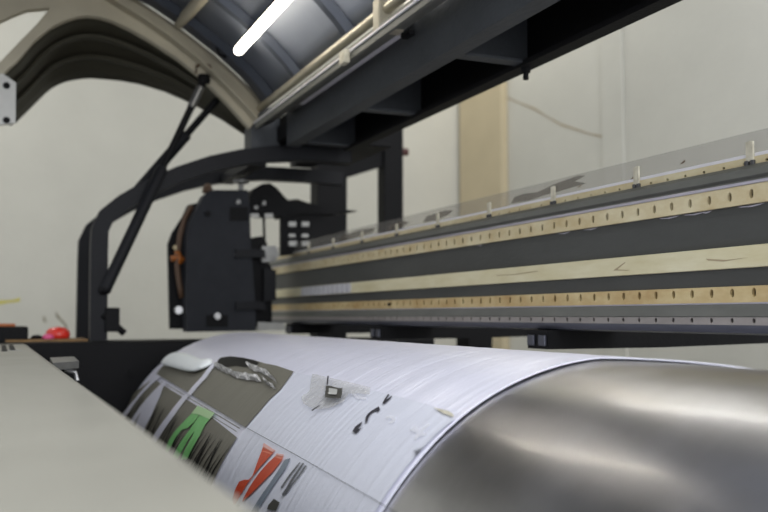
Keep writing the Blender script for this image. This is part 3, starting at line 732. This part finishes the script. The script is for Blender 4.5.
# hinge rail of the lid
bm = new(); extr(bm, [(.716,H+.578),(.716,H+.608),(.722,H+.612),(.775,H+.612),(.775,H+.604),(.724,H+.602),(.724,H+.578)], -2.69, -1.05); obj('hinge_rail', bm, 'profile', lid)
bm = new(); extr(bm, [(.712,H+.594),(.712,H+.5985),(.7158,H+.5985),(.7158,H+.594)], -2.69, -1.05); obj('bright_edge', bm, 'white_edge', lid)
bm = new(); box(bm, -1.90, -1.865, .700, .7155, H+.570, H+.600, bev=.003); o = obj('hinge_block', bm, 'clip', lid)
bm = new(); box(bm, -1.735, -1.70, .715, .775, H+.60, H+.668, bev=.004); obj('rod_bracket', bm, 'ribc', lid)
# long round rod and slanted strut
yr, zr = .735, .735*.878
bm = new(); tube(bm, [Vector((-2.70, yr, H+zr)), Vector((-1.06, yr, H+zr))], .0125, 16); obj('cream_rod', bm, 'rod', lid, smooth=True, auto=40)
pa = atX(180, 23, -2.66); pb = atX(212, -14, -2.25)
bm = new(); tube(bm, [pa, pb], .017, 14); obj('stay_bar', bm, 'ribc', lid, smooth=True, auto=40)
bm = new(); p = atX(204, 79, RX+.012); lathe(bm, (p.x, p.y, p.z-.012), [(.018,0),(.02,.01),(.018,.024)], 12); o = obj('strut_mount', bm, 'black', lid)
bm = new(); tube(bm, [atX(a, b, RX+.01) for a, b in ((196,73),(197,66),(203,63),(210,66),(212,74))], .004, 6); obj('wire_loop', bm, 'brown', lid, smooth=True)
bm = new(); tube(bm, [atX(a, b, -2.6) for a, b in ((231,36),(220,37),(216,45),(219,54),(226,57))], .004, 6); obj('lamp_wire', bm, 'black', lid, smooth=True)
bm = new(); p = atX(232, 35, -2.6); box(bm, p.x-.01, p.x+.01, p.y-.012, p.y+.012, p.z-.006, p.z+.006, bev=.002); obj('wire_clip', bm, 'clip', lid)
# fluorescent tube
yl, zl = .595, .595*1.236
lt = thing('light_tube', 'glowing white light tube fixed under the inside of the lid', 'lamp', (-1.9, yl, H+zl))
bm = new()
tube(bm, [Vector((-2.430, yl, H+zl)), Vector((-2.424, yl, H+zl)), Vector((-2.41, yl, H+zl)), Vector((-1.66, yl, H+zl))], .018, 16, radii=[.006, .011, .0135, .0135]); obj('tube', bm, 'tube', lt, smooth=True, auto=60)
bm = new(); box(bm, -2.38, -1.70, yl-.006, yl+.016, H+zl+.0135, H+zl+.024, bev=.003); obj('tube_holder', bm, 'frame', lt)

# ------------------------------------------------------------------ gas struts
def strut(name, label, p0, p1, p2, r1, r2, cuff=False):
    t = thing(name, label, 'strut', p1)
    mid = p0.lerp(p1, .42)
    bm = new(); tube(bm, [p0, mid], r1*.62, 12); obj('piston_rod', bm, 'black', t, smooth=True, auto=40)
    bm = new(); tube(bm, [mid, mid.lerp(p1, .02), p1], r1, 14, radii=[r1*.7, r1, r1]); obj('cylinder', bm, 'frame', t, smooth=True, auto=40)
    bm = new(); lathe(bm, (p1.x, p1.y, p1.z-.012), [(.012,0),(.018,.008),(.018,.018),(.008,.026)], 12); obj('lower_joint', bm, 'black', t, smooth=True)
    if cuff:
        a = p0.lerp(p1, .03); b = p0.lerp(p1, .13); bm = new(); tube(bm, [a, b], r1*.75, 12); obj('silver_sleeve', bm, 'grip', t, smooth=True, auto=40)
    return t
strut('gas_strut', 'black gas strut with silver sleeve from the cream rib to the front post', atX(203.5, 81, RX+.015), atX(105, 290, -2.715), None, .017, .02, True)
strut('gas_strut', 'black gas strut behind, running from under the lid down to the arched bar', atX(222, 94, -2.80), atX(140, 188, -2.93), None, .018, .02)

# ------------------------------------------------------------------ light
w = bpy.data.worlds.new('World'); bpy.context.scene.world = w; w.use_nodes = True
bg = w.node_tree.nodes['Background']; bg.inputs['Color'].default_value = (.93, .96, 1.0, 1); bg.inputs['Strength'].default_value = .9
def area(name, loc, rot, sx, sy, e, col):
    l = bpy.data.lights.new(name, 'AREA'); l.shape = 'RECTANGLE'; l.size = sx; l.size_y = sy; l.energy = e; l.color = col
    o = bpy.data.objects.new(name, l); C.objects.link(o); o.location = loc; o.rotation_euler = rot; return o
area('overhead_light', (-4.6, 2.72, CH-.08), (0, 0, 0), 1.8, .35, 13, (1, .97, .91))  # unseen lamp added for the bright band reflected on the drum
area('overhead_light', (-4.3, -.6, CH-.08), (0, 0, 0), 1.2, .6, 18, (1, .97, .91))
area('overhead_light', (-1.2, 2.2, CH-.08), (0, 0, 0), 2.4, .5, 32, (.97, .97, 1))
area('overhead_light', (.8, .6, CH-.5), (0, 0, 0), 1.6, 1.6, 60, (.94, .96, 1))  # unseen overhead fill, added to brighten the cover and banner
area('rear_fill_light', (2.2, .8, 1.9), (math.radians(-90), 0, math.radians(-90)), 2.6, 1.6, 60, (.93, .95, 1))  # unseen fill added behind the camera to light rib and carriage

# ------------------------------------------------------------------ camera
cd = bpy.data.cameras.new('Camera'); cam = bpy.data.objects.new('Camera', cd); C.objects.link(cam)
m = Matrix((RT, UP, -FW)).transposed().to_4x4(); m.translation = Vector((0, 0, H)); cam.matrix_world = m
cd.sensor_width = 36; cd.lens = 36*F/768; cd.clip_start = .02; cd.clip_end = 60
cd.dof.use_dof = True; cd.dof.focus_distance = 1.35; cd.dof.aperture_fstop = 4.0; cd.dof.aperture_blades = 7
sc = bpy.context.scene; sc.camera = cam
sc.view_settings.view_transform = 'Standard'; sc.view_settings.look = 'None'; sc.view_settings.exposure = .28; sc.view_settings.gamma = 1
sc.view_settings.use_curve_mapping = False
